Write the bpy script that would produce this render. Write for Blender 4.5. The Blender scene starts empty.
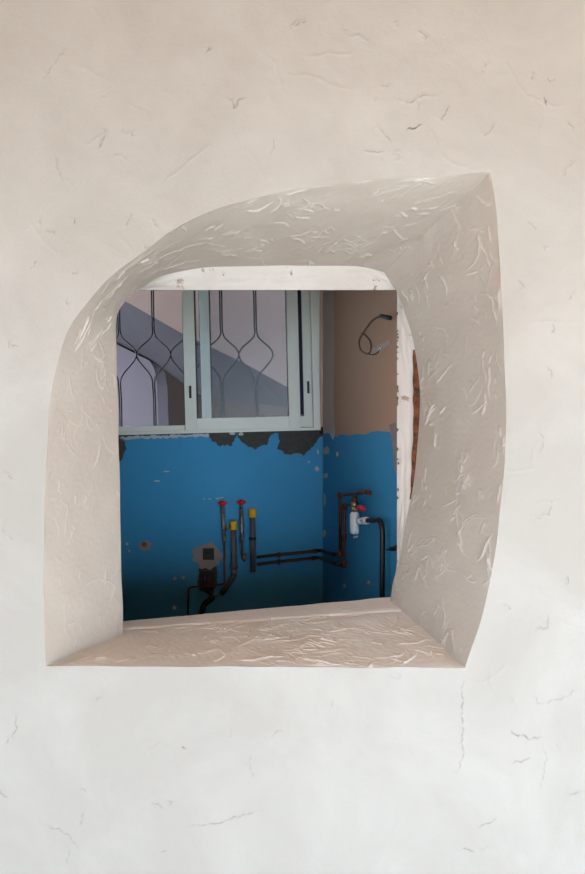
import bpy, bmesh, math, random
import numpy as np
from mathutils import Vector, Matrix

random.seed(7)
rng = np.random.default_rng(11)
scene = bpy.context.scene
COL = scene.collection
F = 650.0
CX, CY, EYE = 292.5, 437.0, 1.40
YF = 1.43          # outer face of the front wall
YH = 1.75          # room face of the front wall
YB = 2.80          # back wall of the little room

def P(px, py, Y):
    return Vector(((px - CX) * Y / F, Y, EYE - (py - CY) * Y / F))

# ------------------------------------------------------------------ materials
def srgb(r, g, b):
    f = lambda c: ((c / 255) / 12.92 if c / 255 <= .04045 else ((c / 255 + .055) / 1.055) ** 2.4)
    return (f(r), f(g), f(b), 1)

class NT:
    def __init__(s, name):
        s.m = bpy.data.materials.new(name); s.m.use_nodes = True
        s.t = s.m.node_tree; s.b = s.t.nodes['Principled BSDF']
    def n(s, kind, **kw):
        x = s.t.nodes.new(kind)
        for k, v in kw.items():
            if hasattr(x, k): setattr(x, k, v)
            else: x.inputs[k].default_value = v
        return x
    def l(s, a, b): s.t.links.new(a, b)
    def ramp(s, src, p0, p1, c0=(0, 0, 0, 1), c1=(1, 1, 1, 1)):
        r = s.n('ShaderNodeValToRGB'); e = r.color_ramp.elements
        e[0].position = p0; e[0].color = c0; e[1].position = p1; e[1].color = c1
        s.l(src, r.inputs[0]); return r.outputs[0]
    def mix(s, fac, a, b):
        m = s.n('ShaderNodeMix'); m.data_type = 'RGBA'
        for v, i in ((fac, 0), (a, 6), (b, 7)):
            if hasattr(v, 'is_output'): s.l(v, m.inputs[i])
            else: m.inputs[i].default_value = v
        return m.outputs[2]
    def noise(s, scale, detail=4, rough=.55, dist=0.0):
        tc = s.n('ShaderNodeTexCoord'); x = s.n('ShaderNodeTexNoise')
        x.inputs['Scale'].default_value = scale; x.inputs['Detail'].default_value = detail
        x.inputs['Roughness'].default_value = rough; x.inputs['Distortion'].default_value = dist
        s.l(tc.outputs['Object'], x.inputs['Vector']); return x.outputs['Fac']
    def bump(s, src, strength, dist, prev=None):
        b = s.n('ShaderNodeBump'); b.inputs['Strength'].default_value = strength
        b.inputs['Distance'].default_value = dist; s.l(src, b.inputs['Height'])
        if prev is not None: s.l(prev, b.inputs['Normal'])
        return b.outputs[0]

def plain(name, col, rough=.6, metal=0.0, var=.12, scale=40, bump=0.0, spec=.5):
    n = NT(name)
    dark = tuple(c * (1 - var) for c in col[:3]) + (1,)
    lite = tuple(min(1, c * (1 + var)) for c in col[:3]) + (1,)
    f = n.noise(scale)
    n.l(n.mix(f, dark, lite), n.b.inputs['Base Color'])
    n.b.inputs['Roughness'].default_value = rough; n.b.inputs['Metallic'].default_value = metal
    n.b.inputs['Specular IOR Level'].default_value = spec
    if bump: n.l(n.bump(f, bump, .004), n.b.inputs['Normal'])
    return n.m

def plaster(name, base, pale, crackcol, attr=None, rough=.85, spec=.2, ridge_light=None, ridge_fac=.38):
    n = NT(name)
    f = n.ramp(n.noise(3.2, 5, .6, .6), .42, .70)
    c = n.mix(f, base, pale)
    g = n.noise(160, 3, .6)
    c = n.mix(n.ramp(g, .62, .80, (0, 0, 0, 1), (.10, .10, .10, 1)), c, crackcol)
    if attr:
        a = n.n('ShaderNodeAttribute'); a.attribute_name = attr
        c = n.mix(a.outputs['Fac'], c, crackcol)
    if ridge_light:
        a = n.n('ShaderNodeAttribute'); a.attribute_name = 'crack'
        mm = n.n('ShaderNodeMath'); mm.operation = 'MULTIPLY'; mm.inputs[1].default_value = ridge_fac; n.l(a.outputs['Fac'], mm.inputs[0])
        c = n.mix(mm.outputs[0], c, ridge_light)  # paler ridge tops: caught light painted into the colour
    n.l(c, n.b.inputs['Base Color'])
    n.b.inputs['Roughness'].default_value = rough
    n.b.inputs['Specular IOR Level'].default_value = spec
    b = n.bump(n.noise(9, 6, .62, .8), .10, .012)
    b = n.bump(g, .14, .003, b)
    b = n.bump(n.noise(42, 6, .65, 1.2), .07, .008, b)
    n.l(b, n.b.inputs['Normal'])
    return n.m

M = {}
M['front'] = plaster('front_plaster', srgb(168, 164, 158), srgb(178, 175, 170), srgb(96, 84, 74), 'crack')
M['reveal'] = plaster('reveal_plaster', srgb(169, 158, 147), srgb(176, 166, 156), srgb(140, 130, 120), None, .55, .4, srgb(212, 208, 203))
def white_chipped():
    n = NT('old_white_paint')
    f = n.noise(22, 6, .7, .3)
    c = n.mix(n.ramp(f, .62, .66), srgb(196, 189, 183), srgb(138, 120, 104))
    c = n.mix(n.ramp(n.noise(8, 3), .5, .75), c, srgb(186, 178, 170))
    n.l(c, n.b.inputs['Base Color']); n.b.inputs['Roughness'].default_value = .6
    n.l(n.bump(f, .25, .006), n.b.inputs['Normal']); return n.m
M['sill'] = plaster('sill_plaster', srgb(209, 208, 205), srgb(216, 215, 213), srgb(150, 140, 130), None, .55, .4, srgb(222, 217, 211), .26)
M['white_old'] = white_chipped()
def rusty():
    n = NT('rust')
    c = n.mix(n.ramp(n.noise(45, 5, .7), .35, .65), srgb(48, 26, 16), srgb(128, 74, 40))
    n.l(c, n.b.inputs['Base Color']); n.b.inputs['Roughness'].default_value = .9
    n.l(n.bump(n.noise(90, 4), .6, .004), n.b.inputs['Normal']); return n.m
M['rust'] = rusty()
M['chip'] = plain('bare_edge', srgb(110, 92, 78), .9, var=.3)
def blue_paint():
    n = NT('blue_wall_paint')
    c = n.mix(n.noise(5, 5, .6, .3), srgb(62, 146, 196), srgb(68, 154, 206))
    c = n.mix(n.ramp(n.noise(30, 5, .7), .66, .72), c, srgb(80, 162, 208))
    n.l(c, n.b.inputs['Base Color']); n.b.inputs['Roughness'].default_value = .6
    n.b.inputs['Specular IOR Level'].default_value = .15
    n.l(n.bump(n.noise(25, 5), .15, .006), n.b.inputs['Normal']); return n.m
M['blue'] = blue_paint()
M['beige'] = plain('beige_room_paint', srgb(198, 160, 136), .85, var=.05, scale=6, bump=.1, spec=.15)
M['greyplaster'] = plain('grey_filler', srgb(150, 146, 142), .9, var=.15, scale=18, bump=.3, spec=.15)
M['mortar'] = plain('bare_mortar', srgb(78, 78, 76), .95, var=.3, scale=45, bump=.8, spec=.1)
M['flake'] = plain('paint_flake', srgb(178, 188, 192), .8, var=.1)
M['alu'] = plain('painted_aluminium', srgb(232, 236, 228), .4, .0, var=.04, scale=8)
M['rubber'] = plain('black_rubber', srgb(24, 24, 26), .6)
M['seal'] = plain('brush_seal', srgb(44, 44, 66), .9)
M['blackplastic'] = plain('black_plastic', srgb(20, 20, 22), .45)
M['copper'] = plain('copper_pipe', srgb(98, 54, 42), .42, .5, var=.25, scale=30)
M['darkcopper'] = plain('tarnished_copper', srgb(66, 46, 42), .5, .4, var=.25, scale=30)
M['braid'] = plain('braided_steel', srgb(150, 142, 140), .4, .8, var=.35, scale=220)
M['pvc'] = plain('grey_pvc', srgb(86, 88, 92), .5, var=.15)
M['yellow'] = plain('yellow_cap', srgb(236, 178, 22), .45, var=.08)
M['red'] = plain('red_cap', srgb(206, 26, 42), .4, var=.08)
M['brass'] = plain('brass', srgb(176, 150, 104), .35, .85, var=.2)
M['whiteplastic'] = plain('white_plastic', srgb(226, 232, 238), .4, var=.04)
M['wire'] = plain('brown_cable', srgb(96, 74, 52), .6)
M['steel'] = plain('grille_steel', srgb(46, 40, 42), .25, .8, var=.25, scale=60)
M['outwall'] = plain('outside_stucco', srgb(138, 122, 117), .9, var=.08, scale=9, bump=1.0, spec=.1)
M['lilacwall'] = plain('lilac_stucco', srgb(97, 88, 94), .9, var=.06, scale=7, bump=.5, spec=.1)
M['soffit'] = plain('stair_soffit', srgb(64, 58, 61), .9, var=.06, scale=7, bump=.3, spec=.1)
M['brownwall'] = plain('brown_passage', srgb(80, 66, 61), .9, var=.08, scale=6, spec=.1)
M['blocker'] = plain('dark_blocker', srgb(84, 66, 52), .8, var=.2, scale=12)
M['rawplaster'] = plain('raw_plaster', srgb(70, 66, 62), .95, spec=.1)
M['strip'] = plain('patched_plaster', srgb(200, 180, 172), .9, var=.06, scale=18, bump=.2, spec=.15)
M['courtfloor'] = plain('courtyard_cement', srgb(100, 96, 94), .9)
M['floor'] = plain('cement_floor', srgb(44, 42, 40), .85, var=.12, scale=6)
M['terrace'] = plain('terrace_paving', srgb(232, 222, 211), .8, var=.06, scale=5)
M['added_tan'] = plain('added_ceiling_tan', srgb(186, 136, 90), .9, var=.05, scale=4)
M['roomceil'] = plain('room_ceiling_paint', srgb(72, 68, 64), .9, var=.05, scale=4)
def glass():
    n = NT('window_glass')
    t = n.t; t.nodes.remove(n.b); out = t.nodes['Material Output']
    tr = n.n('ShaderNodeBsdfTransparent'); tr.inputs[0].default_value = (.92, .94, .96, 1)
    gl = n.n('ShaderNodeBsdfGlossy'); gl.inputs['Roughness'].default_value = .32
    fr = n.n('ShaderNodeFresnel'); fr.inputs[0].default_value = 1.33
    nz = n.bump(n.noise(4, 2), .05, .01); n.l(nz, gl.inputs['Normal'])
    mx = n.n('ShaderNodeMixShader'); n.l(fr.outputs[0], mx.inputs[0]); n.l(tr.outputs[0], mx.inputs[1])
    n.l(gl.outputs[0], mx.inputs[2]); n.l(mx.outputs[0], out.inputs[0]); return n.m
M['glass'] = glass()

# ------------------------------------------------------------------ builders
def link(name, me, parent=None, **props):
    o = bpy.data.objects.new(name, me); COL.objects.link(o)
    if parent is not None: o.parent = parent
    for k, v in props.items(): o[k] = v
    return o

def empty(name, loc=(0, 0, 0), **props):
    o = bpy.data.objects.new(name, None); COL.objects.link(o)
    o.location = loc; o.empty_display_size = .05
    for k, v in props.items(): o[k] = v
    bpy.context.view_layer.update()
    return o

class MB:
    """one bmesh for one part, points given in world space"""
    def __init__(s): s.bm = bmesh.new(); s.mats = []
    def mi(s, m):
        if m not in s.mats: s.mats.append(m)
        return s.mats.index(m)
    def box(s, lo, hi, m, bev=0.0, mat=None):
        lo, hi = Vector(lo), Vector(hi)
        g = bmesh.ops.create_cube(s.bm, size=1)
        vs = g['verts']; c = (lo + hi) / 2; d = hi - lo
        for v in vs:
            v.co = Vector((c.x + v.co.x * d.x, c.y + v.co.y * d.y, c.z + v.co.z * d.z))
        fs = list({f for v in vs for f in v.link_faces})
        if bev:
            r = bmesh.ops.bevel(s.bm, geom=list({e for v in vs for e in v.link_edges}), offset=bev, segments=2, profile=.5, affect='EDGES')
            fs = list({f for v in r['verts'] for f in v.link_faces}); vs = r['verts']
        for f in fs: f.material_index = s.mi(m)
        if mat is not None:
            for v in {v for f in fs for v in f.verts}: v.co = mat @ v.co
        return s
    def tube(s, pts, rad, m, seg=10, caps=True):
        pts = [Vector(p) for p in pts]; k = s.mi(m); rings = []
        rads = rad if isinstance(rad, (list, tuple)) else [rad] * len(pts)
        up = None
        for i, p in enumerate(pts):
            a = pts[max(i - 1, 0)]; b = pts[min(i + 1, len(pts) - 1)]
            t = (b - a).normalized()
            if up is None:
                up = Vector((0, 0, 1)) if abs(t.z) < .9 else Vector((1, 0, 0))
            n = (up - t * up.dot(t))
            if n.length < 1e-5: n = t.orthogonal()
            n.normalize(); up = n; q = t.cross(n)
            rings.append([s.bm.verts.new(p + (n * math.cos(w) + q * math.sin(w)) * rads[i])
                          for w in [2 * math.pi * j / seg for j in range(seg)]])
        for A, B in zip(rings, rings[1:]):
            for j in range(seg):
                f = s.bm.faces.new((A[j], A[(j + 1) % seg], B[(j + 1) % seg], B[j])); f.material_index = k; f.smooth = True
        if caps:
            for R_ in (rings[0], rings[-1]):
                f = s.bm.faces.new(R_); f.material_index = k
        return s
    def sphere(s, c, r, m, sc=(1, 1, 1), seg=14):
        g = bmesh.ops.create_uvsphere(s.bm, u_segments=seg, v_segments=seg // 2 + 2, radius=r)
        for v in g['verts']:
            v.co = Vector(c) + Vector((v.co.x * sc[0], v.co.y * sc[1], v.co.z * sc[2]))
        for f in {f for v in g['verts'] for f in v.link_faces}: f.material_index = s.mi(m); f.smooth = True
        return s
    def poly(s, pts, m, thick=None, jag=0.0):
        """flat polygon; with `thick` (a vector) it becomes a solid sheet"""
        pts = [Vector(p) for p in pts]
        if jag:
            q = []
            for a, b in zip(pts, pts[1:] + pts[:1]):
                L = (b - a).length; n = max(1, int(L / .008)); d = (b - a).normalized()
                nn = Vector((-d.z, d.y, d.x))
                for i in range(n):
                    q.append(a.lerp(b, i / n) + nn * random.uniform(-jag, jag) + d * random.uniform(-jag, jag) * .5)
            pts = q
        f = s.bm.faces.new([s.bm.verts.new(p) for p in pts]); k = s.mi(m); f.material_index = k
        allf = [f]
        if thick is not None:
            r = bmesh.ops.extrude_face_region(s.bm, geom=[f])
            for v in [x for x in r['geom'] if isinstance(x, bmesh.types.BMVert)]: v.co += Vector(thick)
            allf += [x for x in r['geom'] if isinstance(x, bmesh.types.BMFace)]
            for v in list(f.verts):
                for g in v.link_faces: g.material_index = k
        bmesh.ops.triangulate(s.bm, faces=[x for x in allf if x.is_valid and len(x.verts) > 4])
        return s
    def build(s, name, parent=None, **props):
        bmesh.ops.recalc_face_normals(s.bm, faces=s.bm.faces[:])
        if parent is not None:
            s.bm.transform(parent_matrix(parent).inverted())
        me = bpy.data.meshes.new(name); s.bm.to_mesh(me); s.bm.free()
        for m in s.mats: me.materials.append(M[m])
        return link(name, me, parent, **props)

def parent_matrix(p):
    m = p.matrix_basis.copy(); q = p.parent
    while q is not None: m = q.matrix_basis @ m; q = q.parent
    return m

def smooth_path(pts, n=8):
    pts = [Vector(p) for p in pts]; out = []
    for i in range(len(pts) - 1):
        a = pts[max(i - 1, 0)]; b = pts[i]; c = pts[i + 1]; d = pts[min(i + 2, len(pts) - 1)]
        for j in range(n):
            t = j / n
            out.append(.5 * ((2 * b) + (c - a) * t + (2 * a - 5 * b + 4 * c - d) * t * t + (-a + 3 * b - 3 * c + d) * t ** 3))
    out.append(pts[-1]); return out

def fillet(pts, r, n=5):
    pts = [Vector(p) for p in pts]; out = [pts[0]]
    for a, b, c in zip(pts, pts[1:], pts[2:]):
        u = (a - b); v = (c - b); k = min(r, u.length * .45, v.length * .45)
        p0 = b + u.normalized() * k; p2 = b + v.normalized() * k
        for i in range(n + 1):
            t = i / n; out.append(p0 * (1 - t) ** 2 + b * 2 * t * (1 - t) + p2 * t * t)
    out.append(pts[-1]); return out

def crs(keys, n):
    """Catmull-Rom through rows of an array, n samples spread by outer arc length"""
    K = np.array(keys, float)
    E = np.vstack([2 * K[0] - K[1], K, 2 * K[-1] - K[-2]])
    seg = np.linalg.norm(np.diff(K[:, :2], axis=0), axis=1); cum = np.concatenate([[0], np.cumsum(seg)])
    u = np.linspace(0, cum[-1], n)
    i = np.clip(np.searchsorted(cum, u, side='right') - 1, 0, len(seg) - 1)
    t = ((u - cum[i]) / seg[i])[:, None]
    a, b, c, d = E[i], E[i + 1], E[i + 2], E[i + 3]
    return .5 * (2 * b + (c - a) * t + (2 * a - 5 * b + 4 * c - d) * t ** 2 + (-a + 3 * b - 3 * c + d) * t ** 3)

def waves(U, V, freq, n=20, seed=0):
    r = np.random.default_rng(seed); h = np.zeros_like(U)
    for _ in range(n):
        a = r.uniform(0, 2 * math.pi); k = freq * r.uniform(.5, 1.7)
        h += np.sin((U * math.cos(a) + V * math.sin(a)) * k * 2 * math.pi + r.uniform(0, 6.28))
    return h / math.sqrt(n)

def stroke_field(U, V, polys, kind='ridge'):
    """height left by trowel strokes / cracks: polylines as (points, height, width)"""
    H = np.zeros_like(U); Uf, Vf, Hf = U.ravel(), V.ravel(), H.ravel()
    for pts, h, w in polys:
        pts = np.asarray(pts, float); pad = w * 4 if kind != 'ridge' else max(w * 4, .02)
        idx = np.nonzero((Uf > pts[:, 0].min() - pad) & (Uf < pts[:, 0].max() + pad) &
                         (Vf > pts[:, 1].min() - pad) & (Vf < pts[:, 1].max() + pad))[0]
        if not len(idx): continue
        x, y = Uf[idx], Vf[idx]; best = np.full(len(idx), 9.0); side = np.zeros(len(idx)); along = np.zeros(len(idx))
        n = len(pts) - 1
        for j in range(n):
            ax, ay = pts[j]; dx, dy = pts[j + 1] - pts[j]; L2 = dx * dx + dy * dy + 1e-12
            t = np.clip(((x - ax) * dx + (y - ay) * dy) / L2, 0, 1)
            ex, ey = x - ax - t * dx, y - ay - t * dy; d = np.hypot(ex, ey)
            m = d < best; best[m] = d[m]; side[m] = np.sign(dx * ey - dy * ex)[m]; along[m] = ((j + t) / n)[m]
        fade = np.clip(np.sin(np.pi * np.clip(along, 0, 1)) * 1.6, .12, 1)
        if kind == 'ridge':
            v = h * np.exp(-(best / w) ** 2) + np.where(side > 0, .55 * h * np.exp(-best / .016), 0)
            Hf[idx] += v * fade
        else:
            Hf[idx] = np.maximum(Hf[idx], h * np.exp(-(best / w) ** 2) * fade)
    return H

def grid_mesh(name, G, mat, attr=None, wrap=False, flip=False):
    n, m = G.shape[:2]; V = G.reshape(-1, 3)
    I = np.arange(n * m).reshape(n, m)
    if wrap: I = np.vstack([I, I[:1]])
    q = np.stack([I[:-1, :-1], I[1:, :-1], I[1:, 1:], I[:-1, 1:]], -1).reshape(-1, 4)
    if flip: q = q[:, ::-1]
    me = bpy.data.meshes.new(name)
    me.vertices.add(len(V)); me.vertices.foreach_set('co', V.astype(np.float32).ravel())
    me.loops.add(q.size); me.loops.foreach_set('vertex_index', q.astype(np.int32).ravel())
    me.polygons.add(len(q)); me.polygons.foreach_set('loop_start', np.arange(0, q.size, 4, dtype=np.int32))
    me.polygons.foreach_set('use_smooth', np.ones(len(q), bool))
    me.update(calc_edges=True); me.validate()
    if attr is not None:
        a = me.attributes.new('crack', 'FLOAT', 'POINT'); a.data.foreach_set('value', attr.astype(np.float32).ravel())
    me.materials.append(M[mat]); return me

def normals(G):
    du = np.gradient(G, axis=0); dv = np.gradient(G, axis=1)
    n = np.cross(du, dv); return n / (np.linalg.norm(n, axis=-1, keepdims=True) + 1e-9)

def unproj(px, Y):
    px = np.asarray(px); Y = np.broadcast_to(Y, px.shape[:-1])
    return np.stack([(px[..., 0] - CX) * Y / F, Y, EYE - (px[..., 1] - CY) * Y / F], -1)

# ------------------------------------------------------------------ the hand-shaped opening
LT = [(46, 666, 123, 634, 1.65), (44, 600, 122, 580, 1.65), (44, 540, 120.5, 520, 1.65), (45, 480, 119.5, 460, 1.65),
      (50, 405, 118, 390, 1.65), (58, 362, 116.5, 350, 1.65), (70, 327, 116, 325, 1.65), (88, 301, 119, 309, 1.66),
      (111, 277, 129, 297, 1.68), (154, 244, 146, 285, 1.70), (175, 229, 160, 277, 1.715), (214, 210, 200, 268, 1.725),
      (280, 192, 262, 266, 1.725), (359, 181, 330, 266, 1.725), (430, 177, 364, 267.5, 1.725), (491, 172, 384, 272, 1.725)]
RT = [(491, 172, 384, 272, 1.725), (496, 210, 393, 283, 1.725), (499, 249, 400, 299, 1.725), (503, 315, 413, 340, 1.72),
      (505, 360, 418, 380, 1.72), (506, 410, 420, 412, 1.72), (505, 459, 416.5, 460, 1.72), (501, 500, 411, 495, 1.72),
      (495, 557, 403, 540, 1.725), (482, 615, 395, 580, 1.735), (465, 668, 388, 609, 1.745)]
NL, NR, NS = 1200, 680, 150
KL, KR = crs(LT, NL), crs(RT, NR)
K = np.vstack([KL, KR[1:]])
NK = len(K)
wob = lambda n, s, a: a * waves(np.linspace(0, 2, n), np.zeros(n), 6, 14, s)
fadeK = np.ones(NK); fadeK[:12] = np.linspace(0, 1, 12); fadeK[-12:] = np.linspace(1, 0, 12)
fadeK[NL - 10:NL + 10] = np.abs(np.linspace(-1, 1, 20))
outer = unproj(K[:, :2] + (wob(NK, 1, .4) * fadeK)[:, None], YF)
inner = unproj(K[:, 2:4] + (wob(NK, 2, .5) * fadeK)[:, None], K[:, 4])
S = np.linspace(0, 1, NS)[None, :, None]
G = outer[:, None] * (1 - S) + inner[:, None] * S
ulen = np.concatenate([[0], np.cumsum(np.linalg.norm(np.diff((outer + inner) / 2, axis=0), axis=1))])
dep = np.linalg.norm(inner - outer, axis=1)
U = np.repeat(ulen[:, None], NS, 1); Vv = S[0, :, 0][None] * dep[:, None]

def trowel(n, umax, vmax, ang, lo, hi, hlo, hhi, r):
    out = []
    while len(out) < n:
        u0, v0 = r.uniform(0, umax), r.uniform(0, vmax); a0 = r.normal(0, ang) + (math.pi if r.random() < .5 else 0)
        for _ in range(r.integers(1, 5)):
            u, v = u0 + r.normal(0, .016), v0 + r.normal(0, .008); a = a0 + r.normal(0, .22)
            L = r.uniform(lo, hi) * r.choice([.5, 1, 1]); k = r.normal(0, 5); pts = [(u, v)]; m = max(4, int(L / .007))
            for i in range(m):
                a += k * L / m + r.normal(0, .22); u += math.cos(a) * L / m; v += math.sin(a) * L / m; pts.append((u, v))
            out.append((pts, r.uniform(hlo, hhi), r.uniform(.0009, .0021)))
    return out
sp = trowel(620, ulen[-1], .34, .5, .015, .085, .0008, .0028, np.random.default_rng(5))
# the left jamb is smoother than the rest
sp = [(p, h * (.45 if p[0][0] < .68 else 1), w) for p, h, w in sp]
Hh = stroke_field(U, Vv, sp) + .0008 * waves(U, Vv, 9, 60, 3) + .00015 * waves(U, Vv, 45, 60, 4)
edge = np.clip(np.minimum(Vv, dep[:, None] - Vv) / .006, 0, 1)
uedge = np.clip(np.minimum(U, ulen[-1] - U) / .01, 0, 1)
Nn = normals(G)
toc = np.array([-.1, YF, EYE]) - G
sgn = np.sign((Nn * toc).sum(-1, keepdims=True).mean())
G = G + Nn * sgn * (Hh * edge * uedge)[..., None]
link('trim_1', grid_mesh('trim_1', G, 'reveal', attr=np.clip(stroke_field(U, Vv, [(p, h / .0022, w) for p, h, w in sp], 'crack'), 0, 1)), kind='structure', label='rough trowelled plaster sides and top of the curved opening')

# sill of the opening
NSI, NSD = 700, 200
fr = np.linspace(0, 1, NSI)
fpx = np.stack([46 + (465 - 46) * fr, 666 + 2 * fr + .7 * waves(fr, fr * 0, 7, 10, 8) * np.sin(np.pi * fr)], -1)
bpx = np.stack([104 + (400 - 104) * fr, 623.8 + (597 - 623.8) * fr], -1)
fo, bo = unproj(fpx, YF), unproj(bpx, 1.757)
S2 = np.linspace(0, 1, NSD)[None, :, None]
GS = fo[:, None] * (1 - S2) + bo[:, None] * S2
U2 = np.repeat((fr * .92)[:, None], NSD, 1); V2 = np.repeat(S2[0, :, 0][None] * .33, NSI, 0)
ss = trowel(190, .92, .27, .22, .03, .12, .0006, .002, np.random.default_rng(15))
H2 = stroke_field(U2, V2, ss) + .0009 * waves(U2, V2, 8, 60, 13) + .0002 * waves(U2, V2, 45, 60, 14)
lip = 1 / (1 + np.exp(-(V2 - .262 - .004 * np.sin(U2 * 17)) / .0025))
H2 = H2 * (1 - .4 * lip) + .002 * lip - .0035 * np.exp(-((V2 - .258) / .003) ** 2)
e2 = np.clip(V2 / .008, 0, 1)
GS[..., 2] += H2 * e2
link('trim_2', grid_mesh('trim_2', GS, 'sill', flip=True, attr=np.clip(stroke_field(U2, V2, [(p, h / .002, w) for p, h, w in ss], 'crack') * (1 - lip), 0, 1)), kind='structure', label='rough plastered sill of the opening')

# old straight reveal behind the new plaster: white soffit and right cheek
sel = np.arange(0, NK, 7); far = []
for i in sel:
    x, y, Y = K[i, 2], K[i, 3], K[i, 4]
    if i < NL:
        t = min(max((i / NL - .50) / .12, 0), 1)
        far.append(((1 - t) * 112 + t * min(397, x + max(0, x - 345) * .4), 290 if y < 318 else y))
    else:
        far.append((397, max(290, y)))
far = unproj(np.array(far), YH)
near = inner[sel]
GO = near[:, None] * (1 - np.linspace(0, 1, 24)[None, :, None]) + far[:, None] * np.linspace(0, 1, 24)[None, :, None]
no = normals(GO); s_o = np.sign((no * (np.array([-.1, YF, EYE]) - GO)).sum(-1).mean())
uo = np.repeat(np.arange(len(sel))[:, None] * .01, 24, 1); vo = np.repeat(np.linspace(0, .2, 24)[None], len(sel), 0)
GO = GO + no * s_o * (.0012 * waves(uo, vo, 14, 20, 30) * np.sin(np.linspace(0, np.pi, 24))[None])[..., None]
trim3 = link('trim_3', grid_mesh('trim_3', GO, 'white_old'), kind='structure', label='older white painted soffit and cheek behind the new plaster')
mb = MB()
ii = [i for i in range(NL, NK, 4) if 348 < K[i, 3] < 500]
for a, b in zip(ii, ii[1:]):
    def q(i, k):
        t = (K[i, 3] - 348) / (500 - 348); w = 6.2 * math.sin(math.pi * (1 - (1 - t) ** 1.25)) ** .7 + .7 * math.sin(i * .11) * math.sin(i * .043)
        base = inner[i] + np.array([-.0012, 0, 0]) if k == 0 else unproj(np.array([K[i, 2] - max(.5, w), K[i, 3]]), K[i, 4] + .004) + np.array([-.0015, -.002, 0])
        return Vector(base)
    mb.poly([q(a, 0), q(b, 0), q(b, 1), q(a, 1)], 'rust', thick=(.001, 0, 0))
mb.build('rust_streak', trim3, label='brown rusted strip along the right cheek')
mb = MB()
for k in range(22):
    y = random.uniform(330, 520) if random.random() < .8 else random.uniform(300, 590); h = random.uniform(.5, 1.9); w = random.uniform(.4, 1.3)
    x = 397.6 + random.uniform(0, .8)
    mb.poly([P(x, y - h, 1.746) + Vector((-.002, 0, 0)), P(x + w, y - h * .4, 1.742) + Vector((-.002, -.002, 0)),
             P(x + w * .8, y + h * .7, 1.742) + Vector((-.002, -.002, 0)), P(x, y + h, 1.746) + Vector((-.002, 0, 0))], 'chip', thick=(.001, 0, 0))
mb.build('chipped_edge', trim3, label='chips in the white paint along the cheek edge')

# ------------------------------------------------------------------ front wall (visible face with its cracks)
cen = np.array([285.0, 430.0])
botn = NSI
edge3 = np.vstack([outer, fo[::-1][1:-1]])                 # closed outline: left, top, right, then sill back to the left
epx = np.stack([CX + edge3[:, 0] * F / YF, CY - (edge3[:, 2] - EYE) * F / YF], -1)
d = epx - cen
def rect_hit(d, x0, y0, x1, y1):
    tx = np.where(d[:, 0] > 0, (x1 - cen[0]) / np.maximum(d[:, 0], 1e-6), (x0 - cen[0]) / np.minimum(d[:, 0], -1e-6))
    ty = np.where(d[:, 1] > 0, (y1 - cen[1]) / np.maximum(d[:, 1], 1e-6), (y0 - cen[1]) / np.minimum(d[:, 1], -1e-6))
    return np.minimum(tx, ty)
def round_hit(d, x0, y0, x1, y1): return cen + d * rect_hit(d, x0, y0, x1, y1)[:, None]
vis = round_hit(d, -40, -40, 625, 914)
big = round_hit(d, -420, -100, 1000, 1073)
t1 = np.linspace(0, 1, 400)[None, :, None]; t2 = np.linspace(0, 1, 8)[None, 1:, None]
GP = np.concatenate([epx[:, None] * (1 - t1) + vis[:, None] * t1, vis[:, None] * (1 - t2) + big[:, None] * t2], 1)
GW = unproj(GP, YF)
pxm = YF / F
UW, VW = GP[..., 0] * pxm, GP[..., 1] * pxm
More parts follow.
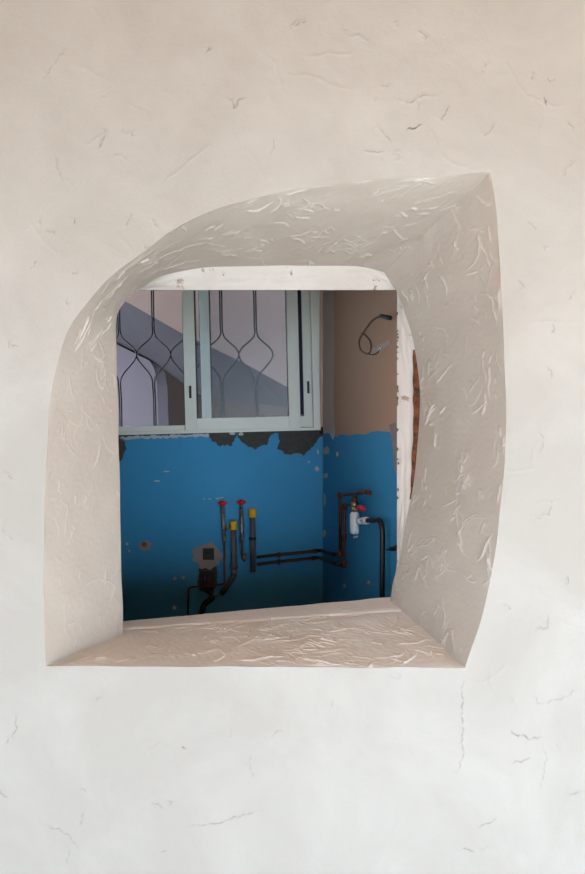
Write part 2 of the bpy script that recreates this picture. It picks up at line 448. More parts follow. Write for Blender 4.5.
CR = [  # (points in the photograph's frame, darkness)
 ([(213, 47), (209, 49), (205, 54)], .5), ([(105, 134), (102, 141), (100, 149)], .5), ([(110, 93), (107, 96), (100, 97)], .35),
 ([(228, 98), (233, 100), (236, 108), (238, 99), (246, 97)], .45), ([(300, 20), (293, 24), (287, 31)], .5), ([(115, 154), (120, 157), (128, 161)], .3),
 ([(54, 154), (58, 168), (66, 184)], .2), ([(67, 46), (55, 62), (41, 82)], .35), ([(272, 138), (275, 148), (271, 156)], .3),
 ([(308, 19), (297, 24), (288, 31)], .45), ([(346, 38), (352, 36), (370, 38)], .3), ([(418, 28), (426, 36), (423, 41)], .4),
 ([(382, 84), (386, 86), (390, 83)], .3), ([(393, 97), (408, 103), (423, 95), (436, 97)], .4), ([(449, 105), (445, 114), (439, 123)], .55),
 ([(405, 131), (412, 127), (423, 124)], .85), ([(375, 123), (384, 133), (393, 144)], .3), ([(495, 123), (491, 131), (484, 137)], .4),
 ([(544, 97), (546, 101), (547, 106)], .8), ([(546, 77), (551, 80), (555, 78)], .35), ([(575, 159), (568, 167), (562, 177)], .3),
 ([(362, 149), (372, 152), (385, 151)], .25), ([(15, 714), (16, 729), (4, 747)], .45), ([(46, 824), (67, 835), (79, 849)], .4),
 ([(84, 812), (80, 826)], .3), ([(151, 801), (158, 805), (164, 810)], .45), ([(185, 827), (220, 822), (264, 809)], .45),
 ([(182, 746), (187, 749)], .6), ([(251, 752), (250, 770), (255, 781)], .25), ([(272, 737), (277, 732), (284, 731)], .3),
 ([(463, 676), (462, 700), (463, 730), (462, 760), (457, 771), (450, 769)], .38), ([(509, 727), (516, 735), (529, 738), (544, 737)], .75),
 ([(531, 691), (539, 704), (562, 699), (582, 688)], .35), ([(531, 758), (520, 761), (511, 764)], .4), ([(477, 829), (488, 823), (498, 817)], .45),
 ([(567, 794), (575, 793), (584, 791)], .5), ([(462, 850), (468, 849), (474, 851)], .4), ([(553, 500), (549, 515), (534, 521)], .35),
 ([(566, 576), (570, 582), (566, 585)], .45), ([(548, 614), (547, 628), (534, 629)], .3), ([(38, 261), (34, 266), (30, 269)], .45),
 ([(75, 218), (74, 226)], .5), ([(132, 213), (128, 221), (126, 230)], .35), ([(517, 280), (524, 286), (520, 290)], .35),
 ([(545, 365), (552, 372), (551, 380)], .35), ([(568, 120), (575, 131)], .25), ([(98, 150), (104, 138)], .4),
 ([(0, 790), (8, 797)], .35), ([(66, 866), (70, 850)], .3), ([(160, 852), (170, 849)], .35), ([(540, 740), (546, 760), (540, 790)], .25),
 ([(3, 470), (14, 480)], .25), ([(12, 340), (6, 352)], .25), ([(538, 430), (545, 441), (539, 455)], .25)]
rc = np.random.default_rng(21)
for _ in range(70):
    x, y = rc.uniform(-20, 605), rc.uniform(-20, 895); a = rc.uniform(0, 6.28); L = rc.uniform(4, 18); pts = [(x, y)]
    for _k in range(4):
        a += rc.normal(0, .5); x += math.cos(a) * L / 4; y += math.sin(a) * L / 4; pts.append((x, y))
    CR.append((pts, rc.uniform(.1, .32)))
def jagged(pts, r):
    out = []
    for (x0, y0), (x1, y1) in zip(pts, pts[1:]):
        n = max(2, int(math.hypot(x1 - x0, y1 - y0) / 3))
        for i in range(n): out.append((x0 + (x1 - x0) * i / n + r.normal(0, .9), y0 + (y1 - y0) * i / n + r.normal(0, .9)))
    return out + [pts[-1]]
CR = [(jagged(p, rc), dk) for p, dk in CR]
crk = stroke_field(UW, VW, [(np.array(p) * pxm, min(1, dk * 1.25), .0010 + .0006 * (i % 3 == 0)) for i, (p, dk) in enumerate(CR)], 'crack') * np.clip(.75 + .5 * waves(UW, VW, 60, 40, 77), .15, 1)
rw = np.random.default_rng(33); sw = []
for p, dk in CR:
    if rw.random() < .8: sw.append((np.array(p) * pxm + rw.normal(0, .001, (len(p), 2)), .0007, .004))
for _ in range(60):
    x, y = rw.uniform(-20, 605), rw.uniform(-20, 895); a = rw.uniform(0, 6.28); L = rw.uniform(20, 90); pts = [(x, y)]
    for _k in range(6):
        a += rw.normal(0, .35); x += math.cos(a) * L / 6; y += math.sin(a) * L / 6; pts.append((x, y))
    sw.append((np.array(pts) * pxm, rw.uniform(.0002, .0007), .004))
HW = stroke_field(UW, VW, sw) + .0007 * waves(UW, VW, 3, 60, 40) + .0001 * waves(UW, VW, 18, 60, 41) - .0015 * crk
ew = np.clip(np.linalg.norm(GP - epx[:, None], axis=-1) / 4.5, 0, 1)
GW[..., 1] += -HW * ew 
# soft rounded arris
wf = link('wall_front', grid_mesh('wall_front', GW, 'front', attr=crk, wrap=True), kind='structure',
          label='white plastered front wall with fine cracks')
me = wf.data
# give the wall its room-side face (around the old rectangular hole)
mb = MB()
hx0, hx1 = -.475, P(397, 0, YH).x
hzt = P(0, 290, YH).z
zl, zr = P(0, 624, 1.757).z - .005, P(0, 597, 1.757).z - .005
X0, X1, ZT = -1.9, 1.9, 2.75
y = YH + .004
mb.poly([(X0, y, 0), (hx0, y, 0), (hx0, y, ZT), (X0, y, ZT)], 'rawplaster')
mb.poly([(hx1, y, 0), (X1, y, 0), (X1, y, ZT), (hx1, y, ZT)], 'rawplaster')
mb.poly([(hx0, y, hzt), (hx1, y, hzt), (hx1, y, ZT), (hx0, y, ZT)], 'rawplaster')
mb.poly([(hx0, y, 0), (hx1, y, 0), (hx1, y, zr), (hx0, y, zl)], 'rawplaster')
mb.build('wall_front_inside', None, kind='structure', label='room side of the front wall')

# ------------------------------------------------------------------ the room behind
TILT = math.radians(1.4)
def roll(px, py):      # the room sits slightly out of level with the opening
    dx, dy = px - 320, py - 430; c, s = math.cos(TILT), math.sin(TILT)
    return 320 + dx * c + dy * s, 430 - dx * s + dy * c
def B(px, py, off=0.0): return P(px, py, YB - off)
C0 = Vector((P(323, 0, YB).x, YB, 0)); C1 = Vector((.36, YH + .004, 0))
rd = (C1 - C0).normalized(); rn = Vector((rd.y, -rd.x, 0)); rn = rn if rn.x < 0 else -rn
def R(px, py, off=0.0):
    dirv = Vector(((px - CX) / F, 1, -(py - CY) / F)); o = C0 + rn * off
    t = o.dot(rn) / Vector((dirv.x, dirv.y, 0)).dot(rn)
    p = dirv * t; return Vector((p.x, p.y, EYE + p.z))

wx0, wx1 = P(83, 0, YB).x, P(320.5, 0, YB).x
wz0, wz1 = P(0, 434, YB).z, P(0, 228, YB).z
RX0 = -1.45; RZ = 2.62
mb = MB()
mb.box((RX0, YB, 0), (wx0, YB + .12, 4.2), 'beige'); mb.box((wx1 - .004, YB, 0), (.6, YB + .12, 4.2), 'beige')  # unseen upper part added to keep sun off the courtyard stair
mb.box((wx0, YB, 0), (wx1, YB + .12, wz0), 'beige'); mb.box((wx0, YB, wz1), (wx1, YB + .12, 4.2), 'beige')
# bare mortar ledge under the window, then the blue paint with its torn upper edge
mb.poly([B(60, 428, .001), B(323, 427, .001), B(323, 462, .001), B(60, 466, .001)], 'mortar', thick=(0, .0008, 0))
top = [(40, 437), (118, 441), (123, 437.5), (140, 436.5), (170, 435.5), (200, 434.5), (209, 434.5), (212, 441), (219, 446), (232, 445.5), (235, 440),
       (237, 435), (241, 440), (245, 444), (251, 447), (255, 449), (268, 444), (270, 436), (274, 433.5), (278, 434), (280, 441), (277.5, 448), (284, 453),
       (290, 455.5), (295, 453.5), (304, 455.5), (313, 446), (320, 437), (323, 435)]
blue = [B(x, y_, .0025) for x, y_ in top]
fine = []
for a, b in zip(blue, blue[1:]):
    n = max(1, int((b - a).length / .007))
    for i in range(n):
        fine.append(a.lerp(b, i / n) + Vector((random.uniform(-.0025, .0025), 0, random.uniform(-.005, .005))))
fine.append(blue[-1])
mb.poly(fine + [Vector((C0.x, YB - .0025, .02)), Vector((RX0 + .01, YB - .0025, .02)), Vector((RX0 + .01, YB - .0025, 1.40))], 'blue', thick=(0, .0022, 0))
pale = [(120, 437), (140, 436), (165, 435.2), (190, 434.6), (209, 434), (209, 436.6), (190, 437), (165, 438), (140, 438.6), (121, 440.5)]
mb.poly([B(x, y_, .004) for x, y_ in pale], 'flake', thick=(0, .002, 0), jag=.004)
for px, py, a, b in [(157, 481, 3.2, 1), (166, 471.5, 3.5, .7), (204, 499, 1, .6), (210, 499, 1.5, .5), (218, 498.5, 2.6, .7), (222, 497.5, 1.8, .5),
                     (317, 468.5, 2.6, 2.6), (309, 462, 1, 1), (127, 544, 1.6, 1.6), (129, 551, 1, 1), (232, 433.5, 4, 1.6), (241, 434, 3, 2), (318, 452, 1, 3)]:
    pts = [B(px + a * math.cos(w) * random.uniform(.6, 1.2), py + b * math.sin(w) * random.uniform(.6, 1.2), .0045) for w in [i * .7 for i in range(9)]]
    mb.poly(pts, 'flake', thick=(0, .002, 0))
# filler patch around the sockets
pts = [B(208 + 15 * math.cos(w) * random.uniform(.85, 1.1), 556 + 13 * math.sin(w) * random.uniform(.85, 1.12), .006) for w in [i * .35 for i in range(18)]]
mb.poly(pts, 'greyplaster', thick=(0, .004, 0), jag=.004)
mb.poly([B(x, y_, .005) for x, y_ in [(199, 568), (216.5, 567), (217.5, 585), (213, 591), (206, 594), (199, 590), (197.5, 580)]], 'mortar', thick=(0, .003, 0), jag=.003)
mb.poly([B(x, y_, .004) for x, y_ in [(118, 439), (124, 438.5), (126, 449), (121, 461), (116, 461)]], 'mortar', thick=(0, .002, 0), jag=.002)
mb.poly([B(x, y_, .001) for x, y_ in [(320.3, 240), (323.2, 240), (323.2, 435), (320.6, 435)]], 'strip', thick=(0, .0008, 0))
mb.build('wall_back', None, kind='structure', label='blue painted back wall with torn bare patches below the window')

mb = MB()
a, b = C0 - rd * .0, C1
mb.poly([(a.x, a.y, 0), (b.x, b.y, 0), (b.x, b.y, RZ), (a.x, a.y, RZ)], 'beige', thick=tuple(-rn * .08))
def sheet(pts, m, off, th=.002, jag=0.0):
    P3 = [R(x, y_, off) for x, y_ in pts]
    if jag:
        q = []
        for p0, p1 in zip(P3, P3[1:] + P3[:1]):
            n = max(1, int((p1 - p0).length / .01))
            for i in range(n):
                q.append(p0.lerp(p1, i / n) + rd * random.uniform(-jag, jag) + Vector((0, 0, random.uniform(-jag, jag))))
        P3 = q
    mb.poly(P3, m, thick=tuple(-rn * th))
edgeb = [(323.4, 434), (329, 433), (331, 437), (333, 436), (337, 437), (340, 434.5), (349, 435.5), (357, 434), (365, 434.6), (371, 432), (377, 431), (384, 431.5),
         (389, 432), (391, 437), (392, 443), (393, 456), (394.5, 466), (398.5, 470)]
pts = [R(x, y_, .0025) for x, y_ in edgeb]; low1 = R(398.5, 470, .0025)
bot0 = Vector(C0) + rn * .0025; bot1 = Vector((low1.x, low1.y, 0))
mb.poly(pts + [Vector((bot1.x, bot1.y, .02)), Vector((bot0.x, bot0.y, .02))], 'blue', thick=tuple(-rn * .002))
sheet([(323.3, 270), (334, 270), (334, 345), (333.3, 400), (334, 430), (331.5, 437), (328, 433), (323.3, 434)], 'strip', .0018, .0012)
sheet([(389, 425), (403, 420), (403, 480), (394.5, 470), (393, 450), (391, 436)], 'greyplaster', .0042, .002, .002)
for px, py, a_, b_ in [(326, 451, 3, 5), (337, 454, 1.2, 3), (325.5, 476, 2.3, 3.2), (322.5 + 1.5, 534, 2, 4.5), (332.5, 433, 1.8, 6), (324.5, 500, .7, 7)]:
    sheet([(px + a_ * math.cos(w) * random.uniform(.6, 1.2), py + b_ * math.sin(w) * random.uniform(.6, 1.15)) for w in [i * .7 for i in range(9)]], 'flake', .005, .002)
sheet([(366, 352), (375, 347), (388, 341), (390, 344), (380, 350), (371, 357)], 'strip', .0022, .002, .003)
mb.build('wall_right', None, kind='structure', label='right wall of the room, beige above blue')
mb = MB(); mb.box((RX0 - .1, YH, 0), (RX0, YB + .12, RZ), 'rawplaster'); mb.build('wall_left', None, kind='structure', label='left wall of the room')
mb = MB(); mb.box((RX0 - .1, YH, -.1), (.6, YB + .12, 0), 'floor'); mb.build('floor', None, kind='structure', label='bare cement floor of the room')
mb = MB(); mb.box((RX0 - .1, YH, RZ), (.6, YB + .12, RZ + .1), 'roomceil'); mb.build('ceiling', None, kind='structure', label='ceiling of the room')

# ------------------------------------------------------------------ sliding window
SC = YB / F
worg = P(320, 430, YB)
win = empty('window_1', worg, kind='structure', label='pale grey-green aluminium sliding window with its left half open')
win.rotation_euler = (0, -TILT, 0); bpy.context.view_layer.update()
WM = win.matrix_basis.copy()
def wbox(mb, x0, y0, x1, y1, d0, d1, m, bev=.0012):     # pixel-sized rectangle in the window's own plane, d = depth behind the wall face
    mb.box(((x0 - 320) * SC, d0, (430 - y1) * SC), ((x1 - 320) * SC, d1, (430 - y0) * SC), m, bev, WM)
mb = MB()
wbox(mb, 82, 427.2, 320.5, 430.2, -.018, .07, 'alu'); wbox(mb, 82, 226, 320.5, 233, -.018, .07, 'alu')
wbox(mb, 313.5, 226, 320.5, 430.2, -.019, .069, 'alu'); wbox(mb, 318, 226, 323.6, 430.1, .003, .068, 'alu', 0); wbox(mb, 82, 226, 89, 430.2, -.019, .069, 'alu')
wbox(mb, 89, 421.8, 313.5, 428, .0208, .0272, 'alu', 0); wbox(mb, 89, 422.3, 185, 428, -.012, .0206, 'alu', .0008); wbox(mb, 89, 233, 313.5, 235, .022, .026, 'alu', 0)
mb.build('frame', win)
mb = MB(); wbox(mb, 82, 429.9, 323, 435.5, .004, .06, 'mortar', 0); mb.build('mortar_bed', win, label='dark mortar joint under the frame')
def sash(x0, x1, d0, d1, handle, stile=11.5):
    mb = MB()
    wbox(mb, x0, 233.5, x0 + stile, 427.3, d0, d1, 'alu'); wbox(mb, x1 - stile, 233.5, x1, 427.3, d0, d1, 'alu')
    wbox(mb, x0 + stile, 415.5, x1 - stile, 427.3, d0 + .0006, d1 - .0006, 'alu'); wbox(mb, x0 + stile, 233.5, x1 - stile, 244, d0 + .0006, d1 - .0006, 'alu')
    s = mb.build('sash', win)
    mb = MB(); dm = (d0 + d1) / 2
    wbox(mb, x0 + stile - .5, 243, x1 - stile + .5, 416, dm - .002, dm + .002, 'glass', 0); mb.build('glass_pane', s)
    mb = MB()
    for (a0, b0, a1, b1) in ((x0 + stile - .1, 244, x0 + stile + .9, 415.5), (x1 - stile - .9, 244, x1 - stile + .1, 415.5)):
        wbox(mb, a0, b0, a1, b1, d0 + .004, d1 - .004, 'rubber', 0)
    wbox(mb, x0 - .7, 236, x0, 426, d0 + .006, d1 - .006, 'rubber', 0)
    mb.build('gasket', s, label='black rubber seal')
    hx, hy = handle
    if stile > 10:
        mb = MB(); wbox(mb, x1 + .1, 236, x1 + 3.4, 414, d0 + .012, d1 - .002, 'seal', 0); mb.build('brush_seal', s, label='dark blue brush seal along the stile')
    mb = MB(); wbox(mb, hx - 1.2, hy - 6.2, hx + 1.2, hy + 6.2, d0 - .0035, d0 + .001, 'blackplastic', .0015)
    mb.build('handle', s, label='black slot-shaped pull')
    return s
sash(185.8, 300.8, -.008, .020, (191.5, 389))
sash(201.5, 314, .028, .054, (309.5, 386.5), 9.5)

# ------------------------------------------------------------------ steel grille outside the window
gr = empty('window_grille', P(119, 432, 2.945), label='dark steel grille of onion-shaped bars fixed outside the sliding window', category='grille')
YG = 2.945
def GP_(px, py): return P(*roll(px, py), YG) if False else P(px, py, YG)
def bar(xc, side):
    tl = (354 - 430) * .0245
    x = lambda py: xc + (py - 354) * .020
    pts = []
    e = 1.0 * side
    for py in (226, 300, 326): pts.append((x(py) + e, py))
    up = [(333, 1.1), (338, 3.2), (343, 8.5), (348, 14), (354, 17.0), (360, 15.2), (366, 10.6), (373, 4.6), (379, 1.7), (386, 1.0)]
    for py, o in up: pts.append((x(354) + side * o, py - side * 0))
    for py in (400, 433): pts.append((x(py) + e, py))
    return [GP_(*q) for q in pts]
for k in range(-1, 5):
    for side in (-1, 1):
        mb = MB(); mb.tube(smooth_path(bar(119.5 + 34.1 * k, side), 5), .0034, 'steel', 8)
        mb.build('bar', gr)
mb = MB()
mb.tube([GP_(60, 436.5), GP_(325, 433)], .007, 'steel', 8); mb.build('rail', gr)
mb = MB(); mb.tube([GP_(60, 226), GP_(325, 224)], .007, 'steel', 8); mb.build('rail', gr)

# ------------------------------------------------------------------ outside: courtyard stair seen through the window
def prism(mb, pts, m, d): mb.poly(pts, m, thick=d)
mb = MB()
A = [P(70, 271, 3.42), P(118, 297, 3.42), P(183, 334, 3.42), P(242, 362, 3.42), P(287, 387, 3.42), P(400, 447, 3.42)]
bk = [P(70, 319, 4.35), P(115, 343, 4.35), P(151, 361, 4.35), P(206, 399, 4.35), P(287, 407, 4.35), P(400, 418, 4.35)]
topz = 2.75
for a, b, c, d_ in zip(A, A[1:], bk, bk[1:]):
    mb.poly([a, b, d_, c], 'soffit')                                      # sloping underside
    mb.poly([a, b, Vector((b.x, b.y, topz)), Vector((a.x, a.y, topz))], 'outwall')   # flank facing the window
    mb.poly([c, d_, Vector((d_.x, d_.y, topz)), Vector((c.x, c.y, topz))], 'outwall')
mb.poly([Vector((A[0].x, A[0].y, topz)), Vector((A[-1].x, A[-1].y, topz)), Vector((bk[-1].x, bk[-1].y, topz)), Vector((bk[0].x, bk[0].y, topz))], 'outwall')
mb.build('wall_stair', None, kind='structure', label='plastered flank and dark sloping underside of an outside stair')
mb = MB()
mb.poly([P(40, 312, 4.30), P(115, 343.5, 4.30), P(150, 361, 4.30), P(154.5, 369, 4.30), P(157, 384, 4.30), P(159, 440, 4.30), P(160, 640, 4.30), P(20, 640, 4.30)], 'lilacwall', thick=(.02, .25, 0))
mb.build('wall_outside', None, kind='structure', label='pale lilac plastered wall under the outside stair')
mb = MB()
mb.box((-2.2, 4.9, -.3), (1.6, 5.0, 2.75), 'brownwall'); mb.box((-2.6, 4.3, 2.76), (2.0, 5.0, 2.9), 'brownwall'); mb.build('wall_passage', None, kind='structure', label='dark brown wall of the passage beyond the lilac wall')  # unseen roof slab added to keep sun out of the passage
mb = MB(); mb.box((-2.6, 2.95, -.4), (2.0, 5.0, -.3), 'courtfloor'); mb.build('floor_courtyard', None, kind='structure', label='courtyard ground outside the window')

# ------------------------------------------------------------------ pipes and fittings on the back wall
def torus_hex(mb, c, r, h, m):
    """little winged plug: hub, rim of lobes and a pin on top"""
    c = Vector(c)
    mb.tube([c + Vector((0, 0, -h * .7)), c + Vector((0, 0, -h * .1)), c + Vector((0, 0, .3 * h)), c + Vector((0, 0, .75 * h))],
            [r * .6, r * 1.05, r * .85, r * .3], m, 6)
    for s in (-1, 1): mb.sphere(c + Vector((s * r * .75, 0, 0)), r * .5, m, (1, .8, .8), 10)

d0 = .035
t = empty('water_pipe', B(223, 540, d0), label='left red-capped riser whose thin copper tail bends left above the floor', category='pipe', group='red-capped water risers')
t['group'] = 'red-capped water risers'
mb = MB(); mb.tube(fillet([B(224.2, 538, d0), B(224.5, 552, d0 + .002), B(224.6, 584, .062), B(188.5, 587.5, .062), B(187, 640, .062)], .012), .0042, 'copper', 10); mb.build('copper_tail', t)
mb = MB(); mb.tube([B(222.6, 507, d0), B(223.4, 525, d0), B(224.2, 543, d0)], .0078, 'braid', 12)
for q in range(9): mb.tube([B(222.7 + q * .18, 510 + q * 3.6, d0), B(222.75 + q * .18, 511.4 + q * 3.6, d0)], .0092, 'braid', 12)
mb.build('braided_hose', t)
mb = MB(); torus_hex(mb, B(222.5, 503.2, d0), .0165, .016, 'red'); mb.build('red_cap', t, label='red plastic plug')
mb = MB(); mb.tube([B(223.5, 527, d0), B(226.8, 527, d0 + .004)], .006, 'brass', 10); mb.sphere(B(227.5, 528, d0 + .006), .011, 'braid', (.8, .8, 1)); mb.build('valve', t)
t2 = empty('water_pipe', B(241.8, 540, d0), label='right red-capped riser standing between the two yellow-capped grey pipes', category='pipe', group='red-capped water risers')
mb = MB(); mb.tube([B(241.4, 507, d0), B(241.7, 530, d0), B(241.8, 543, d0)], .0078, 'braid', 12)
for q in range(9): mb.tube([B(241.45 + q * .05, 509 + q * 3.6, d0), B(241.45 + q * .05, 510.4 + q * 3.6, d0)], .0092, 'braid', 12)
mb.build('braided_hose', t2)
mb = MB(); mb.tube(fillet([B(241.8, 540, d0), B(242.2, 556, d0), B(244, 560, .01), B(244.2, 561, -.01)], .006), .0055, 'copper', 10); mb.build('copper_tail', t2)
mb = MB(); torus_hex(mb, B(241.3, 502.4, d0), .0165, .016, 'red'); mb.build('red_cap', t2, label='red plastic plug')
mb = MB(); mb.tube([B(244, 554, d0), B(244, 560, d0)], .0105, 'braid', 8); mb.build('fitting', t2)

def pvc(lbl, x, y0, y1, extra):
    e = empty('drain_pipe', B(x, y1, d0), label=lbl, category='pipe', group='yellow-capped grey pipes')
    mb = MB(); mb.tube(fillet([B(x, y0 + 4, d0), B(x + .2, y1, d0)] + extra, .02), .0118, 'pvc', 16); mb.build('pipe', e)
    mb = MB(); mb.tube([B(x, y0 + 8.4, d0), B(x, y0 + 1, d0), B(x, y0, d0)], [.0148, .0148, .0125], 'yellow', 16)
    mb.tube([B(x, y0 + 8.6, d0), B(x, y0 + 7.4, d0)], .016, 'yellow', 16); mb.build('yellow_cap', e, label='yellow plastic end cap')
    return e
e1 = pvc('shorter yellow-capped grey pipe beside the left red-capped riser', 233.6, 521, 566, [B(234, 576, d0), B(221, 594, .03)])
mb = MB(); mb.tube([B(233.9, 563, d0), B(234.1, 569, d0)], .0145, 'pvc', 14); mb.sphere(B(234.5, 571.5, d0 + .01), .011, 'braid'); mb.build('collar', e1)
e2 = pvc('taller yellow-capped grey pipe standing right of the red-capped risers', 252.6, 508.5, 572, [])
mb = MB(); mb.tube([B(252.6, 537, d0), B(252.6, 539.6, d0)], .0145, 'blackplastic', 14)
mb.box(B(251.6, 539.4, .022), B(253.6, 537.2, -.001), 'blackplastic'); mb.build('clamp', e2, label='black pipe clamp')

# socket boxes
def socket(lbl, x0, y0, x1, y1):
    c = B((x0 + x1) / 2, (y0 + y1) / 2, .006)
    e = empty('socket_box', c, label=lbl, category='socket', group='black socket boxes')
    mb = MB(); a, b = B(x0, y1, .010), B(x1, y0, .010)
    w = .0042
    mb.box((a.x, YB - .016, a.z), (b.x, YB - .004, a.z + w), 'blackplastic', .001); mb.box((a.x, YB - .016, b.z - w), (b.x, YB - .004, b.z), 'blackplastic', .001)
    mb.box((a.x, YB - .0161, a.z), (a.x + w, YB - .004, b.z), 'blackplastic', .001); mb.box((b.x - w, YB - .0161, a.z), (b.x, YB - .004, b.z), 'blackplastic', .001)
    mb.box((a.x, YB - .0075, a.z), (b.x, YB - .003, b.z), 'blackplastic'); mb.build('box', e)
    mb = MB()
    for s in (-.5, .5): mb.tube([c + Vector((s * .022, -.0005, .006)), c + Vector((s * .022, -.006, .006)), c + Vector((s * .018, -.010, -.010))], .0022, 'wire', 6)
    mb.build('wire_ends', e)
    return e
socket('square black socket box in the pale filler patch', 203.2, 548.5, 214, 559.5)
socket('dark socket box below the pale filler patch', 200.5, 571, 214.5, 585)

mb = MB(); mb.tube(fillet([B(203, 588, .010), B(210, 590, .024), B(213, 597, .026), B(203, 605, .026), B(199, 640, .026)], .02), .0125, 'blackplastic', 14)
e = empty('waste_elbow', B(205, 600, .02), label='black waste pipe elbow below the socket boxes', category='pipe')
mb.build('bent_pipe', e)
mb = MB(); mb.tube([B(209, 590.5, .022), B(212.6, 591.6, .026)], .0165, 'blackplastic', 14); mb.sphere(B(215, 594.5, .036), .008, 'braid'); mb.build('coupling', e)

# bare hole in the wall at left, with its torn plaster rim
e = empty('wall_sleeve', B(145, 545, .002), label='broken pipe hole with a pale plaster rim at the left of the blue wall', category='pipe hole')
mb = MB()
N = 18; ro = [random.uniform(.85, 1.15) for _ in range(N)]
O = [B(145.3 + 6.0 * math.cos(2 * math.pi * i / N) * ro[i], 545.4 + 5.0 * math.sin(2 * math.pi * i / N) * ro[i], .004) for i in range(N)]
Mi = [B(144.8 + 4.2 * math.cos(2 * math.pi * i / N), 545 + 3.6 * math.sin(2 * math.pi * i / N), .010) for i in range(N)]
I_ = [B(144.3 + 2.9 * math.cos(2 * math.pi * i / N), 544.2 + 2.5 * math.sin(2 * math.pi * i / N), .005) for i in range(N)]
k = mb.mi('greyplaster')
L_ = [[mb.bm.verts.new(p) for p in ring] for ring in (O, Mi, I_)]
for A_, B_ in zip(L_, L_[1:]):
    for i in range(N):
        f = mb.bm.faces.new((A_[i], A_[(i + 1) % N], B_[(i + 1) % N], B_[i])); f.smooth = True
mb.build('plaster_rim', e)
mb = MB(); mb.tube([B(144.3, 544.2, .0048), B(144.3, 544.2, .0025)], .0125, 'chip', 16); mb.build('hole', e, label='dark rusty bore')

for i, (x, y_, lbl) in enumerate([(175, 578.5, 'left of the paired white wall plugs low on the blue wall'), (183.5, 577.5, 'right of the paired white wall plugs low on the blue wall'),
                                  (174.5, 607.5, 'single white wall plug lowest on the blue wall')]):
    mb = MB(); r = .0085 if i != 1 else .0068
    mb.tube([B(x, y_, .002), B(x, y_, .007), B(x, y_, .007)], [r, r * .9, r * .35], 'flake', 12)
    mb.tube([B(x, y_, .004), B(x + .4, y_ + 1.2, .014)], .0025, 'flake', 8)
    o = mb.build('wall_plug'); o['label'] = lbl; o['category'] = 'wall plug'; o['group'] = 'white wall plugs'

# supply pipes along the back wall, turning onto the right wall
def supply(lbl, pb, pr):
    e = empty('supply_pipe', B(262, pb[0][1], .02), label=lbl, category='pipe', group='copper supply pipes along the wall')
    mb = MB(); path = [B(x, y_, .02) for x, y_ in pb] + [R(x, y_, .02) for x, y_ in pr]
    mb.tube(fillet(path, .02), .0068, 'darkcopper', 10); mb.build('pipe', e)
    mb = MB()
    p = B(*pb[-1], .02); q = B(*pb[-2], .02); dd = (p - q).normalized()
    mb.tube([p - dd * .035, p - dd * .015], .0095, 'darkcopper', 12); mb.build('coupling', e)
    mb = MB(); c = B(pb[0][0] + 22, pb[0][1] - 2.2, .02); mb.box(c + Vector((-.006, -.010, -.011)), c + Vector((.006, .018, .011)), 'blackplastic', .002); mb.build('clip', e, label='black pipe clip')
    return e
supply('upper copper supply pipe running to the corner', [(257, 557.3), (270, 555.6), (321, 550.5)], [(331, 553.5), (337.5, 554.5)])
supply('lower copper supply pipe running to the corner', [(257, 564.3), (270, 562.6), (319, 557.5)], [(331, 562), (340, 565)])

# riser group on the right wall
o_ = .035
def riser(lbl, path, rad, extras):
    e = empty('copper_riser', R(path[0][0], path[0][1], o_), label=lbl, category='pipe', group='copper risers on the right wall')
    mb = MB(); mb.tube(fillet([R(x, y_, o_) for x, y_ in path], .012), rad, 'copper', 12); mb.build('pipe', e)
    for (nm, pts, r, m) in extras:
        mb = MB(); mb.tube([R(x, y_, o_) for x, y_ in pts], r, m, 12); mb.build(nm, e)
    return e
riser('taller copper riser that turns right below a copper lever', [(340.3, 555), (340.2, 495), (355, 493.4), (361, 493)], .0060,
      [('elbow', [(340.2, 492.5), (340.2, 498)], .0098, 'copper'), ('elbow', [(340.3, 551), (340.3, 557)], .0098, 'copper'),
       ('lever', [(355, 493.2), (359, 492.4), (366, 492), (369.5, 493)], .0085, 'copper')])
riser('shorter copper riser feeding the white filter bottle', [(336, 565.5), (343.8, 564.8), (344.6, 506), (351, 504.2), (353.5, 504.2)], .0059,
      [('elbow', [(344.6, 503.6), (344.6, 510)], .0095, 'copper'), ('elbow', [(344, 567), (344, 561)], .0095, 'copper'), ('coupling', [(344.2, 534), (344.2, 540)], .0092, 'copper')])
e = empty('filter_bottle', R(354.6, 535, o_), label='white plastic filter bottle with red knob hanging from the copper riser', category='water filter')
mb = MB(); mb.tube([R(354.6, y_, o_) for y_ in (511.6, 513, 515, 531.5, 533.6, 534.2)], [.009, .014, .0168, .0162, .014, .006], 'whiteplastic', 18); mb.build('bottle', e)
mb = MB(); mb.tube([R(354.6, y_, o_) for y_ in (496, 503)], .0075, 'copper', 10)
mb.tube([R(354.6, y_, o_) for y_ in (502, 503, 506, 507)], [.009, .0125, .0125, .009], 'brass', 8)
mb.tube([R(354.8, y_, o_) for y_ in (507, 511.8)], .0085, 'brass', 12); mb.tube([R(354.8, 508.3, o_), R(354.8, 510.2, o_)], .012, 'brass', 6)
mb.build('brass_valve', e, label='brass valve body')
mb = MB(); mb.tube([R(356, 508.3, o_), R(359.5, 508.3, o_)], .004, 'brass', 8); mb.build('stem', e)
mb = MB(); mb.tube([R(359, 508.3, o_), R(360, 508.3, o_), R(363, 508.6, o_), R(363.8, 508.6, o_)], [.006, .0105, .0105, .006], 'red', 8); mb.build('knob', e, label='red knob')

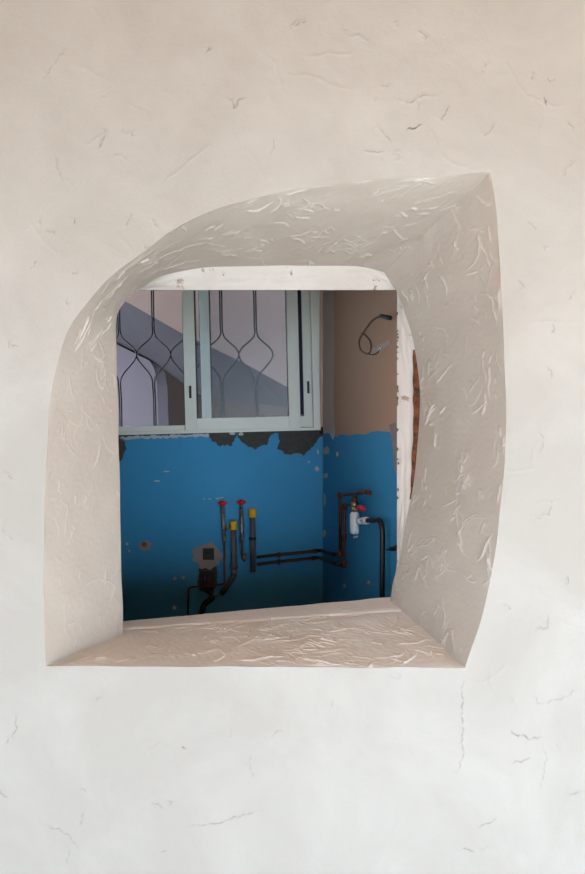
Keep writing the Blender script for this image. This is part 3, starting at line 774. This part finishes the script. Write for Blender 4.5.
e = empty('drain_fitting', R(364, 520.5, o_), label='white round fitting on a black hose right of the filter bottle', category='fitting')
mb = MB(); mb.tube([R(358.5, 521, o_), R(359, 521, o_), R(361.6, 521, o_), R(362.2, 521, o_)], [.007, .0115, .0115, .008], 'whiteplastic', 14)
mb.tube([R(363, 520.8, o_), R(363.6, 520.8, o_), R(367, 520.6, o_), R(367.6, 520.6, o_)], [.008, .0125, .0125, .008], 'whiteplastic', 14)
mb.tube([R(362, 521, o_), R(363.4, 520.8, o_)], .006, 'whiteplastic', 12); mb.build('white_union', e, label='white plastic union')
mb = MB(); mb.tube(fillet([R(367, 520.6, o_), R(380, 519.8, o_), R(382.6, 530, .03), R(382.2, 588, .03), R(382, 640, .03)], .03), .0082, 'blackplastic', 14); mb.build('hose', e, label='black hose')
mb = MB(); mb.tube([R(354, 537.6, .012), R(357, 536.5, .012)], .004, 'whiteplastic', 8); o = mb.build('pipe_clip'); o['label'] = 'tiny pale clip on the wall just under the filter bottle'; o['category'] = 'clip'
mb = MB(); mb.tube([R(387, 549.6, .012), R(391, 549, .014), R(392, 549, .016), R(397, 547.5, .02), R(398, 547.3, .02)], [.003, .003, .0075, .0085, .006], 'blackplastic', 10)
o = mb.build('stopcock'); o['label'] = 'small black stub valve at the far right edge of the blue wall'; o['category'] = 'valve'
for x, y_, lbl in [(345, 586, 'pale wall plug low below the copper risers'), (369.5, 582.5, 'pale wall plug low beside the black hose')]:
    mb = MB(); r = .008 if x < 350 else .006
    a = R(x, y_, .002); mb.tube([a, a + rn * .005, a + rn * .006], [r, r * .9, r * .4], 'flake', 12)
    mb.tube([a + rn * .003, a + rn * .012 + Vector((0, 0, -.004))], .0022, 'greyplaster', 8)
    o = mb.build('wall_plug'); o['label'] = lbl; o['category'] = 'wall plug'; o['group'] = 'white wall plugs'

# loose cable high on the right wall
e = empty('loose_cable', R(380, 317, .02), label='thin brown cable looped out of the beige wall with a black connector', category='cable')
mb = MB(); mb.tube(smooth_path([R(*q) for q in [(382, 316.4, .03), (377, 317.5, .035), (371, 322, .04), (364.5, 331, .045), (360, 338, .05), (359.2, 344, .05), (361, 350, .05),
                                (366, 353.6, .05), (370, 352, .046), (371.2, 346, .042), (369.5, 340, .04), (365, 335, .036), (362, 333, .034)]], 6), .0031, 'wire', 8); mb.build('cable', e)
mb = MB(); mb.tube(smooth_path([R(*q) for q in [(368, 354, .046), (373, 354.6, .03), (377, 353, .016), (379.4, 350, .008), (380.4, 348.6, .001)]], 6), .0024, 'wire', 8); mb.build('cable', e)
mb = MB(); mb.tube([R(380.5, 316, .03), R(381, 316.1, .03), R(390.3, 318, .03), R(391, 318.2, .03)], [.004, .0068, .0068, .003], 'blackplastic', 10); mb.build('connector', e, label='black connector')
mb = MB(); mb.tube([R(378.6, 351.2, .010), R(380.6, 347.6, .002)], .0048, 'whiteplastic', 10); mb.build('sleeve', e, label='white cable sleeve')

# ------------------------------------------------------------------ added out-of-frame ceiling, beams and pier that shade the wall and room
mb = MB(); mb.box((-2.6, -2.8, 2.45), (2.6, YF - .002, 2.6), 'added_tan'); mb.box((-2.6, -2.8, 1.75), (2.6, -2.6, 2.46), 'added_tan'); mb.box((-2.6, -2.6, 1.60), (-2.42, YF - .002, 2.46), 'added_tan'); mb.box((2.42, -2.6, 1.60), (2.6, YF - .002, 2.46), 'added_tan'); mb.build('ceiling_added', None, kind='structure', label='added tan ceiling and beams, unseen, shading the wall and room')  # low beams added to cut sky light into the room
mb = MB(); mb.box((-3.3, -1.9, 0), (-.8, -1.6, 2.46), 'blocker'); mb.build('wall_blocker', None, kind='structure', label='added dark pier, unseen, blocking sky light from the left')  # unseen pier added to keep left sky light off the right wall
mb = MB(); mb.box((-9, -16, -.1), (9, YF - .002, 0), 'terrace'); mb.build('floor_terrace', None, kind='structure', label='pale terrace paving')

# ------------------------------------------------------------------ daylight
w = bpy.data.worlds.new('World'); scene.world = w; w.use_nodes = True
nt = w.node_tree; bg = nt.nodes['Background']
tc = nt.nodes.new('ShaderNodeTexCoord')
dp = nt.nodes.new('ShaderNodeVectorMath'); dp.operation = 'DOT_PRODUCT'; dp.inputs[1].default_value = (.80, -.58, .12)   # the bright side of the sky
nt.links.new(tc.outputs['Generated'], dp.inputs[0])
mr = nt.nodes.new('ShaderNodeMapRange'); mr.inputs[1].default_value = -1; mr.inputs[2].default_value = 1
mr.inputs[3].default_value = .98; mr.inputs[4].default_value = 1.16
nt.links.new(dp.outputs['Value'], mr.inputs[0])
bg.inputs[0].default_value = (.65, .835, 1.0, 1)
ml = nt.nodes.new('ShaderNodeMath'); ml.operation = 'MULTIPLY'; ml.inputs[1].default_value = 3.0
nt.links.new(mr.outputs[0], ml.inputs[0]); nt.links.new(ml.outputs[0], bg.inputs[1])

sl = bpy.data.lights.new('Sun', 'SUN'); sl.energy = 2; sl.angle = .01; sl.color = (1, .97, .93)
so = bpy.data.objects.new('Sun', sl); COL.objects.link(so); so.location = (3, -6, 8)
so.rotation_euler = Vector((-.35, .42, -.84)).to_track_quat('-Z', 'Y').to_euler()

# ------------------------------------------------------------------ camera
cam = bpy.data.cameras.new('Camera'); co = bpy.data.objects.new('Camera', cam); COL.objects.link(co)
co.location = (0, 0, EYE); co.rotation_euler = (math.pi / 2, 0, 0)
cam.sensor_fit = 'VERTICAL'; cam.sensor_height = 24; cam.lens = F / 874 * 24; cam.clip_start = .05
scene.camera = co
vs = scene.view_settings
vs.view_transform = 'Standard'; vs.look = 'None'; vs.gamma = 1; vs.use_curve_mapping = False
vs.exposure = 1.24
